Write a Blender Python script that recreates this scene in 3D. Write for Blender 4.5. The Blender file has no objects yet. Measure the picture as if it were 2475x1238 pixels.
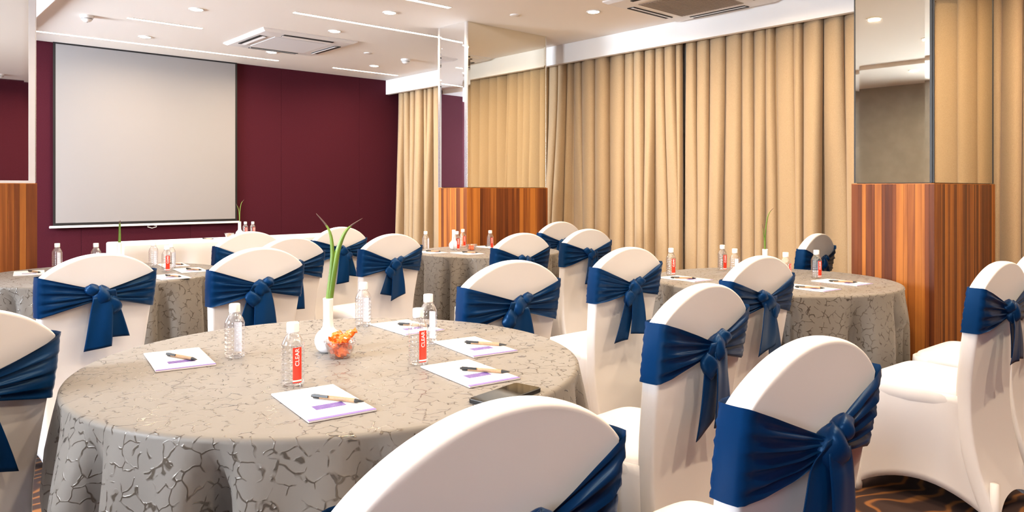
import bpy, math, random
from mathutils import Vector, Matrix, noise

# ------------------------------------------------------------------ camera, world, light levels
scene = bpy.context.scene
COL = scene.collection
EYE = 1.22                      # eye height
YAW = math.radians(41.865)      # camera heading, clockwise from the +Y axis of the room
cam_data = bpy.data.cameras.new('camera')
cam_data.sensor_width = 36.0
cam_data.lens = 1790.0 / 2475.0 * 36.0
cam_data.shift_y = -159.0 / 2475.0
cam_data.clip_start = 0.02
cam = bpy.data.objects.new('camera', cam_data)
cam.location = (0, 0, EYE)
cam.rotation_euler = (math.radians(90), 0, -YAW)
COL.objects.link(cam)
scene.camera = cam

world = bpy.data.worlds.new('daylight')
world.use_nodes = True
bg = world.node_tree.nodes['Background']
bg.inputs[0].default_value = (0.84, 0.91, 1.0, 1)
bg.inputs[1].default_value = 76.0
scene.world = world

vs = scene.view_settings
vs.view_transform = 'Standard'
vs.look = 'None'
vs.exposure = 0.70
vs.gamma = 1.0
vs.use_curve_mapping = False

LAMP_COL = (1.0, 0.77, 0.52)
LAMP_W = 12.4                   # watts of every downlight
STRIP_E = 9.0                   # emission of the recessed light strips

# ------------------------------------------------------------------ room dimensions
CEIL = 2.673
XL, XR = -1.97, 5.62            # left wall, wall behind the curtains
YF, YB = 8.417, -0.92           # front wall (screen), back wall
VAL_X = 5.298                   # face of the curtain pelmet

# ------------------------------------------------------------------ helpers
class MB:
    """collects vertices and faces for one mesh"""
    def __init__(self):
        self.v, self.f, self.m = [], [], []
    def add(self, verts, faces, mat=0):
        b = len(self.v)
        self.v.extend(tuple(p) for p in verts)
        self.f.extend(tuple(i + b for i in q) for q in faces)
        self.m.extend([mat] * len(faces))
        return self
    def box(self, x0, x1, y0, y1, z0, z1, mat=0):
        v = [(x0,y0,z0),(x1,y0,z0),(x1,y1,z0),(x0,y1,z0),(x0,y0,z1),(x1,y0,z1),(x1,y1,z1),(x0,y1,z1)]
        return self.add(v, [(0,3,2,1),(4,5,6,7),(0,1,5,4),(1,2,6,5),(2,3,7,6),(3,0,4,7)], mat)
    def lathe(self, prof, n=24, c=(0,0), mat=0, cap0=True, cap1=True, fn=None):
        v = []
        for (r, z) in prof:
            for i in range(n):
                a = 2*math.pi*i/n
                rr = r if fn is None else fn(r, z, a)
                v.append((c[0]+rr*math.cos(a), c[1]+rr*math.sin(a), z))
        f = []
        for k in range(len(prof)-1):
            for i in range(n):
                j = (i+1) % n
                f.append((k*n+i, k*n+j, (k+1)*n+j, (k+1)*n+i))
        if cap0: f.append(tuple(reversed(range(n))))
        if cap1: f.append(tuple((len(prof)-1)*n+i for i in range(n)))
        return self.add(v, f, mat)
    def grid(self, fn, nu, nv, mat=0, wrap=False, flip=False):
        """fn(u,v) -> point for u,v in 0..1"""
        cols = nu if wrap else nu + 1
        v = [fn(i/nu, j/nv) for j in range(nv+1) for i in range(cols)]
        f = []
        for j in range(nv):
            for i in range(nu):
                a, b = j*cols+i, j*cols+(i+1) % cols if wrap else j*cols+i+1
                c, d = b+cols, a+cols
                f.append((d,c,b,a) if flip else (a,b,c,d))
        return self.add(v, f, mat)
    def tube(self, pts, rad, n=8, mat=0):
        v, f = [], []
        for k, p in enumerate(pts):
            p = Vector(p)
            q0 = Vector(pts[max(k-1,0)]); q1 = Vector(pts[min(k+1,len(pts)-1)])
            t = (q1-q0).normalized()
            s = t.orthogonal().normalized() if k == 0 else (prev - t*prev.dot(t)).normalized()
            prev = s
            b = t.cross(s)
            r = rad[k] if isinstance(rad,(list,tuple)) else rad
            for i in range(n):
                a = 2*math.pi*i/n
                v.append(p + s*(r*math.cos(a)) + b*(r*math.sin(a)))
        for k in range(len(pts)-1):
            for i in range(n):
                j = (i+1) % n
                f.append((k*n+i,k*n+j,(k+1)*n+j,(k+1)*n+i))
        f.append(tuple(reversed(range(n)))); f.append(tuple((len(pts)-1)*n+i for i in range(n)))
        return self.add(v, f, mat)
    def mesh(self, name, mats, smooth=False):
        me = bpy.data.meshes.new(name)
        me.from_pydata(self.v, [], self.f)
        mats = mats if isinstance(mats,(list,tuple)) else [mats]
        for m in mats: me.materials.append(m)
        me.polygons.foreach_set('material_index', self.m)
        if smooth: me.polygons.foreach_set('use_smooth', [True]*len(self.f))
        me.validate(); me.update()
        return me
    def build(self, name, mats, parent=None, smooth=False):
        return put(name, self.mesh(name, mats, smooth), parent)

def put(name, me, parent=None, loc=None, rz=None):
    o = bpy.data.objects.new(name, me)
    COL.objects.link(o)
    if parent is not None: o.parent = parent
    if loc is not None: o.location = loc
    if rz is not None: o.rotation_euler = (0,0,rz)
    return o

def tag(o, label, cat=None, group=None, kind=None):
    o['label'] = label
    if cat: o['category'] = cat
    if group: o['group'] = group
    if kind: o['kind'] = kind
    return o

def thing(name, label, cat, loc=(0,0,0), rz=0.0, group=None, kind=None):
    o = bpy.data.objects.new(name, None)
    o.empty_display_size = 0.1
    COL.objects.link(o)
    o.location = loc; o.rotation_euler = (0,0,rz)
    return tag(o, label, cat, group, kind)

def bevel(o, w=0.004, seg=2):
    m = o.modifiers.new('bevel','BEVEL'); m.width = w; m.segments = seg; m.limit_method = 'ANGLE'
    m.angle_limit = math.radians(35)
    return o

def solid(o, t):
    m = o.modifiers.new('thickness','SOLIDIFY'); m.thickness = t; m.offset = 0
    return o

def structure(o, label=None):
    o['kind'] = 'structure'
    if label: o['label'] = label
    return o

def sm(e0, e1, x):
    t = max(0.0, min(1.0, (x-e0)/(e1-e0)))
    return t*t*(3-2*t)
def lerp(a, b, t): return a + (b-a)*t

# ------------------------------------------------------------------ materials
def mat(name, col, rough=0.5, metal=0.0, sheen=0.0, spec=0.5, emit=None, es=0.0, trans=0.0, coat=0.0):
    m = bpy.data.materials.new(name); m.use_nodes = True
    p = m.node_tree.nodes['Principled BSDF']
    p.inputs['Base Color'].default_value = (*col, 1)
    p.inputs['Roughness'].default_value = rough
    p.inputs['Metallic'].default_value = metal
    p.inputs['Sheen Weight'].default_value = sheen
    p.inputs['Specular IOR Level'].default_value = spec
    p.inputs['Coat Weight'].default_value = coat
    p.inputs['Transmission Weight'].default_value = trans
    if emit:
        p.inputs['Emission Color'].default_value = (*emit, 1)
        p.inputs['Emission Strength'].default_value = es
    return m

def nodes(m):
    nt = m.node_tree
    return nt, nt.nodes, nt.links, nt.nodes['Principled BSDF']

def bump_noise(m, scale, strength, dist=0.002, detail=3, stretch=None):
    nt, N, L, p = nodes(m)
    tc = N.new('ShaderNodeTexCoord')
    src = tc.outputs['Object']
    if stretch:
        mp = N.new('ShaderNodeMapping'); mp.inputs['Scale'].default_value = stretch
        L.new(src, mp.inputs[0]); src = mp.outputs[0]
    nz = N.new('ShaderNodeTexNoise'); nz.inputs['Scale'].default_value = scale; nz.inputs['Detail'].default_value = detail
    L.new(src, nz.inputs['Vector'])
    b = N.new('ShaderNodeBump'); b.inputs['Strength'].default_value = strength; b.inputs['Distance'].default_value = dist
    L.new(nz.outputs['Fac'], b.inputs['Height']); L.new(b.outputs[0], p.inputs['Normal'])
    return m

def noise_tint(m, c1, c2, scale, detail=3, stretch=None, lo=0.35, hi=0.65):
    nt, N, L, p = nodes(m)
    tc = N.new('ShaderNodeTexCoord'); src = tc.outputs['Object']
    if stretch:
        mp = N.new('ShaderNodeMapping'); mp.inputs['Scale'].default_value = stretch
        L.new(src, mp.inputs[0]); src = mp.outputs[0]
    nz = N.new('ShaderNodeTexNoise'); nz.inputs['Scale'].default_value = scale; nz.inputs['Detail'].default_value = detail
    L.new(src, nz.inputs['Vector'])
    r = N.new('ShaderNodeValToRGB')
    r.color_ramp.elements[0].position = lo; r.color_ramp.elements[0].color = (*c1,1)
    r.color_ramp.elements[1].position = hi; r.color_ramp.elements[1].color = (*c2,1)
    L.new(nz.outputs['Fac'], r.inputs[0]); L.new(r.outputs[0], p.inputs['Base Color'])
    return m

M = {}
M['ceiling'] = bump_noise(mat('ceiling_paint', (0.93,0.88,0.82), 0.75), 60, 0.05)
M['white_paint'] = mat('white_paint', (0.94,0.93,0.92), 0.6)
M['purple'] = bump_noise(noise_tint(mat('purple_fabric', (0.1,0.02,0.04), 0.9, spec=0.15),
                         (0.055,0.0065,0.0135), (0.068,0.009,0.018), 140, 4), 500, 0.25, 0.001)
M['greywall'] = noise_tint(mat('grey_wall_paint', (0.3,0.27,0.23), 0.8), (0.34,0.31,0.265), (0.39,0.355,0.305), 6)
M['curtain'] = bump_noise(noise_tint(mat('beige_curtain', (0.6,0.5,0.38), 0.9, sheen=0.25),
                         (0.43,0.305,0.175), (0.51,0.37,0.222), 260, 3), 700, 0.15, 0.001)
M['carpet'] = mat('carpet', (0.05,0.02,0.015), 0.95)
M['mirror'] = mat('bronze_mirror', (0.80,0.755,0.64), 0.015, 1.0)
M['mirror_clear'] = mat('clear_mirror', (0.88,0.87,0.86), 0.015, 1.0)
M['chrome'] = mat('chrome', (0.85,0.85,0.86), 0.24, 1.0)
M['chrome_lit'] = mat('lit_chrome', (0.82,0.82,0.84), 0.3, 0.4)  # left column's chrome, made paler so its bright reflection sits in the colour
M['black'] = mat('black_plastic', (0.012,0.012,0.013), 0.4)
M['darkslot'] = mat('dark_slot', (0.02,0.019,0.018), 0.7)
M['screen'] = bump_noise(mat('screen_fabric', (0.31,0.295,0.295), 0.8), 900, 0.1, 0.0005)
M['acwhite'] = mat('ac_plastic', (0.86,0.84,0.82), 0.35)
M['acpanel'] = mat('ac_panel', (0.80,0.80,0.82), 0.5)
M['acgrey'] = mat('ac_grille', (0.36,0.31,0.27), 0.6)
M['lampglow'] = mat('lamp_glow', (1,1,1), 0.4, emit=(1.0,0.86,0.66), es=22.0)
M['strip'] = mat('strip_glow', (1,1,1), 0.4, emit=(1.0,0.84,0.62), es=STRIP_E)
M['cover'] = bump_noise(mat('white_spandex', (0.70,0.675,0.67), 0.62, sheen=0.35), 700, 0.10, 0.0006)
M['whitecloth'] = bump_noise(mat('white_tablecloth', (0.70,0.70,0.71), 0.7, sheen=0.2), 300, 0.1, 0.001)
M['ceramic'] = mat('white_ceramic', (0.88,0.87,0.87), 0.12, coat=0.6)
M['paper'] = mat('white_paper', (0.86,0.83,0.80), 0.7)
M['purple_ink'] = mat('purple_ink', (0.20,0.13,0.42), 0.6)
M['cap'] = mat('white_cap', (0.88,0.87,0.87), 0.3)
M['red'] = mat('red_label', (0.78,0.035,0.012), 0.35)
M['labelwhite'] = mat('label_white', (0.90,0.88,0.87), 0.35)
M['kraft'] = noise_tint(mat('kraft_barrel', (0.5,0.32,0.18), 0.6), (0.33,0.20,0.11), (0.40,0.25,0.14), 300)
M['phone'] = mat('phone_body', (0.012,0.012,0.012), 0.3)
M['glass_screen'] = mat('phone_screen', (0.01,0.009,0.008), 0.04, coat=1.0)
M['wrapper'] = mat('orange_wrapper', (0.95,0.17,0.01), 0.28, coat=0.4)
M['leaf'] = noise_tint(mat('green_leaf', (0.1,0.2,0.02), 0.4), (0.09,0.17,0.012), (0.17,0.27,0.03), 30, 2, (1,1,0.2))
M['leaf_tip'] = mat('brown_leaf_tip', (0.10,0.05,0.04), 0.6)
M['steel'] = mat('satin_metal', (0.6,0.58,0.55), 0.3, 1.0)

# pale lettering-like strokes on the purple block of the notepads
nt, N, L, p = nodes(M['purple_ink'])
tc = N.new('ShaderNodeTexCoord'); mp = N.new('ShaderNodeMapping'); mp.inputs['Scale'].default_value = (60, 420, 1)
nz = N.new('ShaderNodeTexNoise'); nz.inputs['Scale'].default_value = 1.0; nz.inputs['Detail'].default_value = 2
L.new(tc.outputs['Object'], mp.inputs[0]); L.new(mp.outputs[0], nz.inputs['Vector'])
rp = N.new('ShaderNodeValToRGB'); rp.color_ramp.elements[0].position = 0.60; rp.color_ramp.elements[0].color = (0.10,0.055,0.26,1)
rp.color_ramp.elements[1].position = 0.70; rp.color_ramp.elements[1].color = (0.34,0.27,0.52,1)
L.new(nz.outputs['Fac'], rp.inputs[0]); L.new(rp.outputs[0], p.inputs['Base Color'])
M['purple_edge'] = mat('purple_edge', (0.17,0.11,0.36), 0.6)

# carpet: dark brown with orange swirls
nt, N, L, p = nodes(M['carpet'])
tc = N.new('ShaderNodeTexCoord')
wv = N.new('ShaderNodeTexWave'); wv.wave_type = 'RINGS'; wv.inputs['Scale'].default_value = 3.5; wv.inputs['Distortion'].default_value = 16; wv.inputs['Detail'].default_value = 1.5
L.new(tc.outputs['Object'], wv.inputs['Vector'])
rp = N.new('ShaderNodeValToRGB')
rp.color_ramp.elements[0].position = 0.60; rp.color_ramp.elements[0].color = (0.030,0.012,0.009,1)
rp.color_ramp.elements[1].position = 0.98; rp.color_ramp.elements[1].color = (0.22,0.085,0.02,1)
e = rp.color_ramp.elements.new(0.80); e.color = (0.06,0.021,0.010,1)
L.new(wv.outputs['Fac'], rp.inputs[0]); L.new(rp.outputs[0], p.inputs['Base Color'])

# striped veneer: every plank its own tone, grain along the plank
def wood_material(name, c_dark, c_mid, c_light, streak):
    m = mat(name, c_mid, 0.45, spec=0.25)
    nt, N, L, p = nodes(m)
    tc = N.new('ShaderNodeTexCoord'); oi = N.new('ShaderNodeObjectInfo')
    mp = N.new('ShaderNodeMapping'); mp.inputs['Scale'].default_value = (streak, streak, 1.1)
    L.new(tc.outputs['Object'], mp.inputs[0])
    ad = N.new('ShaderNodeVectorMath'); ad.operation = 'ADD'
    cb = N.new('ShaderNodeCombineXYZ'); ml = N.new('ShaderNodeMath'); ml.operation = 'MULTIPLY'; ml.inputs[1].default_value = 90
    L.new(oi.outputs['Random'], ml.inputs[0]); L.new(ml.outputs[0], cb.inputs[0]); L.new(ml.outputs[0], cb.inputs[2])
    L.new(mp.outputs[0], ad.inputs[0]); L.new(cb.outputs[0], ad.inputs[1])
    nz = N.new('ShaderNodeTexNoise'); nz.inputs['Scale'].default_value = 1; nz.inputs['Detail'].default_value = 5; nz.inputs['Distortion'].default_value = 0.4
    L.new(ad.outputs[0], nz.inputs['Vector'])
    mx = N.new('ShaderNodeMath'); mx.operation = 'MULTIPLY_ADD'; mx.inputs[1].default_value = 0.62; mx.inputs[2].default_value = -0.12
    L.new(oi.outputs['Random'], mx.inputs[0])
    sc_ = N.new('ShaderNodeMath'); sc_.operation = 'MULTIPLY_ADD'; sc_.inputs[1].default_value = 0.75; L.new(nz.outputs['Fac'], sc_.inputs[0]); L.new(mx.outputs[0], sc_.inputs[2])
    rp = N.new('ShaderNodeValToRGB')
    rp.color_ramp.elements[0].position = 0.2; rp.color_ramp.elements[0].color = (*c_dark,1)
    rp.color_ramp.elements[1].position = 0.85; rp.color_ramp.elements[1].color = (*c_light,1)
    e = rp.color_ramp.elements.new(0.5); e.color = (*c_mid,1)
    L.new(sc_.outputs[0], rp.inputs[0]); L.new(rp.outputs[0], p.inputs['Base Color'])
    return m
M['wood'] = wood_material('zebra_veneer', (0.075,0.018,0.005), (0.185,0.050,0.011), (0.44,0.155,0.028), 28)
M['woodcore'] = mat('wood_core', (0.05,0.018,0.008), 0.6)

# blue satin
M['satin'] = mat('blue_satin', (0.0009,0.0215,0.082), 0.36, sheen=0.05, spec=0.38)
nt, N, L, p = nodes(M['satin'])
p.inputs['Sheen Tint'].default_value = (0.10,0.28,0.75,1)
p.inputs['Specular Tint'].default_value = (0.30,0.60,1.0,1)
p.inputs['Anisotropic'].default_value = 0.4
bump_noise(M['satin'], 900, 0.06, 0.0004)

# grey jacquard with a shiny crackle pattern
m = mat('crackle_jacquard', (0.33,0.315,0.295), 0.5, sheen=0.12, spec=0.3)
m.node_tree.nodes['Principled BSDF'].inputs['Sheen Roughness'].default_value = 0.42
nt, N, L, p = nodes(m)
tc = N.new('ShaderNodeTexCoord')
wz = N.new('ShaderNodeTexNoise'); wz.inputs['Scale'].default_value = 16; wz.inputs['Detail'].default_value = 2
L.new(tc.outputs['Object'], wz.inputs['Vector'])
sb = N.new('ShaderNodeVectorMath'); sb.operation = 'SUBTRACT'; sb.inputs[1].default_value = (0.5,0.5,0.5)
L.new(wz.outputs['Color'], sb.inputs[0])
ml = N.new('ShaderNodeVectorMath'); ml.operation = 'SCALE'; ml.inputs['Scale'].default_value = 0.05
L.new(sb.outputs[0], ml.inputs[0])
ad = N.new('ShaderNodeVectorMath'); ad.operation = 'ADD'
L.new(tc.outputs['Object'], ad.inputs[0]); L.new(ml.outputs[0], ad.inputs[1])
vo = N.new('ShaderNodeTexVoronoi'); vo.feature = 'DISTANCE_TO_EDGE'; vo.inputs['Scale'].default_value = 27
L.new(ad.outputs[0], vo.inputs['Vector'])
lt = N.new('ShaderNodeMapRange'); lt.inputs['From Min'].default_value = 0.022; lt.inputs['From Max'].default_value = 0.055
lt.inputs['To Min'].default_value = 1.0; lt.inputs['To Max'].default_value = 0.0
L.new(vo.outputs['Distance'], lt.inputs['Value'])
bz = N.new('ShaderNodeTexNoise'); bz.inputs['Scale'].default_value = 38; bz.inputs['Detail'].default_value = 1
L.new(tc.outputs['Object'], bz.inputs['Vector'])
br = N.new('ShaderNodeMapRange'); br.inputs['From Min'].default_value = 0.43; br.inputs['From Max'].default_value = 0.52
L.new(bz.outputs['Fac'], br.inputs['Value'])
ln = N.new('ShaderNodeMath'); ln.operation = 'MULTIPLY'
L.new(lt.outputs[0], ln.inputs[0]); L.new(br.outputs[0], ln.inputs[1])
cm = N.new('ShaderNodeMix'); cm.data_type = 'RGBA'
cm.inputs['A'].default_value = (0.156,0.138,0.119,1); cm.inputs['B'].default_value = (0.098,0.082,0.066,1)
L.new(ln.outputs[0], cm.inputs['Factor']); L.new(cm.outputs['Result'], p.inputs['Base Color'])
rr = N.new('ShaderNodeMapRange'); rr.inputs['To Min'].default_value = 0.52; rr.inputs['To Max'].default_value = 0.22
L.new(ln.outputs[0], rr.inputs['Value']); L.new(rr.outputs[0], p.inputs['Roughness'])
me_ = N.new('ShaderNodeMath'); me_.operation = 'MULTIPLY'; me_.inputs[1].default_value = 0.45
L.new(ln.outputs[0], me_.inputs[0]); L.new(me_.outputs[0], p.inputs['Metallic'])
bp = N.new('ShaderNodeBump'); bp.inputs['Strength'].default_value = 0.5; bp.inputs['Distance'].default_value = 0.0015
L.new(ln.outputs[0], bp.inputs['Height']); L.new(bp.outputs[0], p.inputs['Normal'])
M['jacquard'] = m

# thin clear plastic / glass
def clear(name, tint, base, edge, rough):
    m = bpy.data.materials.new(name); m.use_nodes = True
    nt = m.node_tree; N, L = nt.nodes, nt.links
    for n in list(N): N.remove(n)
    out = N.new('ShaderNodeOutputMaterial'); mx = N.new('ShaderNodeMixShader')
    tr = N.new('ShaderNodeBsdfTransparent'); tr.inputs[0].default_value = (*tint,1)
    gl = N.new('ShaderNodeBsdfGlossy'); gl.inputs['Color'].default_value = (0.97,0.97,0.98,1); gl.inputs['Roughness'].default_value = rough
    lw = N.new('ShaderNodeLayerWeight'); lw.inputs['Blend'].default_value = 0.35
    mr = N.new('ShaderNodeMapRange'); mr.inputs['To Min'].default_value = base; mr.inputs['To Max'].default_value = edge
    L.new(lw.outputs['Facing'], mr.inputs['Value']); L.new(mr.outputs[0], mx.inputs[0])
    L.new(tr.outputs[0], mx.inputs[1]); L.new(gl.outputs[0], mx.inputs[2]); L.new(mx.outputs[0], out.inputs[0])
    return m
M['bottle'] = clear('clear_bottle', (0.965,0.965,0.975), 0.10, 0.70, 0.09)
M['glass'] = clear('clear_glass', (0.95,0.93,0.93), 0.09, 0.75, 0.05)
M['pane'] = clear('window_pane', (0.98,0.99,1.0), 0.03, 0.5, 0.02)

# ------------------------------------------------------------------ room shell
o = MB().box(XL-0.1, XR+0.1, YB-0.1, YF+0.1, -0.1, 0).build('floor', M['carpet']); structure(o, 'dark brown carpet with orange swirls')
o = MB().box(XL-0.1, XR+0.1, YB-0.1, YF+0.1, CEIL, CEIL+0.1).build('ceiling', M['ceiling']); structure(o, 'warm white plaster ceiling')
# side wall with three windows (unseen; nearer two added for cool light, farthest inferred)
WINS = [(-0.62, -0.18, 1.30, 2.25), (1.95, 2.75, 1.25, 2.25), (6.35, 7.70, 1.15, 2.52)]
b = MB(); yy = YB-0.1
for (a0, a1, z0, z1) in WINS:
    b.box(XL-0.1, XL, yy, a0, 0, CEIL); b.box(XL-0.1, XL, a0, a1, 0, z0); b.box(XL-0.1, XL, a0, a1, z1, CEIL); yy = a1
b.box(XL-0.1, XL, yy, YF+0.1, 0, CEIL)
structure(b.build('wall_left', M['greywall']), 'plain grey side wall')
for k, (a0, a1, z0, z1) in enumerate(WINS):
    win = thing('window_%d' % (k+1), 'unseen white framed window in the grey side wall', None, (XL-0.05, (a0+a1)/2, z0)); win['kind'] = 'structure'
    hw = (a1-a0)/2; hh = z1-z0
    b = MB(); b.box(-0.04, 0.06, -hw, -hw+0.05, 0, hh); b.box(-0.04, 0.06, hw-0.05, hw, 0, hh)
    b.box(-0.04, 0.06, -hw+0.05, hw-0.05, 0, 0.05); b.box(-0.04, 0.06, -hw+0.05, hw-0.05, hh-0.05, hh); b.box(-0.03, 0.04, -0.02, 0.02, 0.05, hh-0.05)
    b.build('window_frame', M['white_paint'], win)
    for sg in (-1, 1):
        u0, u1 = sorted((sg*0.02, sg*(hw-0.05)))
        MB().box(-0.004, 0.004, u0, u1, 0.05, hh-0.05).build('pane', M['pane'], win)
    pl = bpy.data.lights.new('window_portal', 'AREA'); pl.shape = 'RECTANGLE'; pl.size = hh; pl.size_y = 2*hw
    pl.cycles.is_portal = True
    po = bpy.data.objects.new('window_portal', pl); COL.objects.link(po)
    po.location = (XL-0.12, (a0+a1)/2, (z0+z1)/2); po.rotation_euler = (0, math.radians(-90), 0)
o = MB().box(XR, XR+0.1, YB-0.1, YF+0.1, 0, CEIL).build('wall_right', M['white_paint']); structure(o, 'wall behind the curtains')
structure(MB().box(XL-0.1, XR+0.1, YB-0.1, YB, 0, CEIL).build('wall_back', M['purple']), 'purple fabric wall')

# front wall: purple fabric panels with thin seams
root = thing('wall_front', 'dark purple fabric panelled wall behind the screen', None, (0, YF, 0)); root['kind'] = 'structure'
MB().box(XL, XR, 0.012, 0.1, 0, CEIL).build('backing', M['black'], root)
seams = [XL, -1.38, -0.34, 0.70, 1.74, 2.80, 3.847, 4.90, XR]
for x0, x1 in zip(seams, seams[1:]):
    bevel(MB().box(x0+0.001, x1-0.001, -0.0, 0.012, 0.0, CEIL).build('wall_panel', M['purple'], root), 0.0015, 1)

# curtain pelmet along the right wall
o = MB().box(VAL_X, VAL_X+0.055, YB, YF, 2.485, CEIL).build('trim_1', M['white_paint']); structure(o, 'white curtain pelmet along the ceiling'); bevel(o, 0.003)
# lowered soffits at the left; the front one is whitened to look brightly lit
o = MB().box(XL, 1.13, 5.85, YF, 2.615, CEIL).build('trim_2', M['white_paint']); structure(o, 'lowered ceiling soffit beside the purple wall, whitened to look lit')
o = MB().box(XL, -0.33, YB, 5.3, 2.63, CEIL).build('trim_3', M['ceiling']); structure(o, 'lowered ceiling soffit along the side wall')
# skirting of the side wall
o = MB().box(XL, XL+0.015, YB, YF, 0, 0.1).build('baseboard_left', M['woodcore']); structure(o)

# ------------------------------------------------------------------ columns: veneer planks below, mirror above
def column(label, x0, x1, y0, y1, zt, inset, mirrors, faces, seed, pitch):
    """x0..x1, y0..y1 = footprint of the wood base. faces: which sides get planks ('y0','x0','x1')"""
    rng = random.Random(seed)
    cx_, cy_ = (x0+x1)/2, (y0+y1)/2
    t = thing('column', label, 'column', (cx_, cy_, 0))
    hx, hy = (x1-x0)/2, (y1-y0)/2
    th = 0.012
    MB().box(-hx+th, hx-th, -hy+th, hy-th, 0, zt-0.002).build('base_core', M['woodcore'], t)
    MB().box(-hx, hx, -hy, hy, zt-0.004, zt).build('base_cap', M['wood'], t)
    MB().box(-hx+inset+0.01, hx-inset-0.01, -hy+inset+0.01, hy-inset-0.01, zt-0.003, CEIL).build('shaft', M['black'], t)
    cache = {}
    for fc in faces:
        horiz = fc.startswith('y')
        a, b_ = (-hx, hx) if horiz else (-hy, hy)
        L_ = b_-a
        ws = []
        while sum(ws) < L_: ws.append(pitch*rng.choice((0.7,0.85,1.0,1.25,1.5)))
        k = L_/sum(ws); u = a
        for w in ws:
            w *= k
            key = (horiz, round(w, 4))
            if key not in cache:
                mb = MB(); d = th/2
                g = 0.0004
                mb.box(*((-w/2+g, w/2-g, -d, d) if horiz else (-d, d, -w/2+g, w/2-g)), 0.0, zt-0.004)
                cache[key] = mb.mesh('plank', M['wood'])
            c = u + w/2
            pos = {'y0': (c, -hy+th/2, 0), 'y1': (c, hy-th/2, 0), 'x0': (-hx+th/2, c, 0), 'x1': (hx-th/2, c, 0)}[fc]
            put('plank', cache[key], t, pos)
            u += w
    # mirrors: flat centre, bevelled rim, edge trims
    for (fc, mname, trim_l, trim_r, mtrim, tilt) in mirrors:
        horiz = fc.startswith('y')
        half = (hx if horiz else hy) - inset
        a, b_ = -half+trim_l, half-trim_r
        z0, z1 = zt+(0.016 if mtrim == 'chrome_lit' else 0.004), CEIL-0.002
        off = (hy if horiz else hx) - inset
        bw, bd = 0.024, 0.0014
        def P(u, z, d):
            if fc == 'y0': return (u, -off-d, z)
            if fc == 'x0': return (-off-d-tilt*(half-u), -u, z)
            if fc == 'x1': return (off+d, u, z)
            return (-u, off+d, z)
        O_ = [P(a,z0,0.004), P(b_,z0,0.004), P(b_,z1,0.004), P(a,z1,0.004)]
        I_ = [P(a+bw,z0,0.004+bd), P(b_-bw,z0,0.004+bd), P(b_-bw,z1,0.004+bd), P(a+bw,z1,0.004+bd)]
        B_ = [P(a,z0,-0.008), P(b_,z0,-0.008), P(b_,z1,-0.008), P(a,z1,-0.008)]
        mb = MB(); mb.add(O_+I_+B_, [(4,5,6,7),(0,1,5,4),(1,2,6,5),(2,3,7,6),(3,0,4,7),(8,9,1,0),(9,10,2,1),(10,11,3,2),(11,8,0,3)])
        mb.build('mirror', M[mname], t)
        if z0 > zt+0.01:
            q = [P(-half,zt,-0.008), P(half,zt,-0.008), P(half,zt,0.009), P(-half,zt,0.009), P(-half,z0,-0.008), P(half,z0,-0.008), P(half,z0,0.009), P(-half,z0,0.009)]
            MB().add(q, [(0,3,2,1),(4,5,6,7),(0,1,5,4),(1,2,6,5),(2,3,7,6),(3,0,4,7)]).build('bottom_rail', M[mtrim], t)
        for (u0, u1) in ((-half, a), (b_, half)):
            if u1-u0 > 0.001:
                q = [P(u0,z0,-0.008), P(u1,z0,-0.008), P(u1,z0,0.007), P(u0,z0,0.007), P(u0,z1,-0.008), P(u1,z1,-0.008), P(u1,z1,0.007), P(u0,z1,0.007)]
                MB().add(q, [(0,3,2,1),(4,5,6,7),(0,1,5,4),(1,2,6,5),(2,3,7,6),(3,0,4,7)]).build('edge_trim', M[mtrim], t)
    return t

column('far column with mirror top and walnut striped base beside the beige curtains', 3.948, 4.920, 4.985, 5.394, 1.242, 0.012,
       [('y0','mirror',0.006,0.006,'chrome',0), ('x0','mirror_clear',0.022,0.028,'chrome',0.05)], ('y0','x0','x1'), 3, 0.032)
column('near column at right with mirror top and orange walnut base', 4.264, 5.300, 1.422, 1.855, 1.257, 0.012,
       [('y0','mirror',0.012,0.004,'black',0), ('x0','mirror',0.006,0.012,'black',0)], ('y0','x0','x1'), 8, 0.026)
column('column at the left edge with dark mirror and brown wood base', -0.25, 0.865, 5.341, 5.75, 1.263, 0.010,
       [('y0','mirror_clear',0.01,0.034,'chrome_lit',0), ('x1','mirror',0.01,0.01,'chrome',0)], ('y0','x1'), 5, 0.040)

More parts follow.
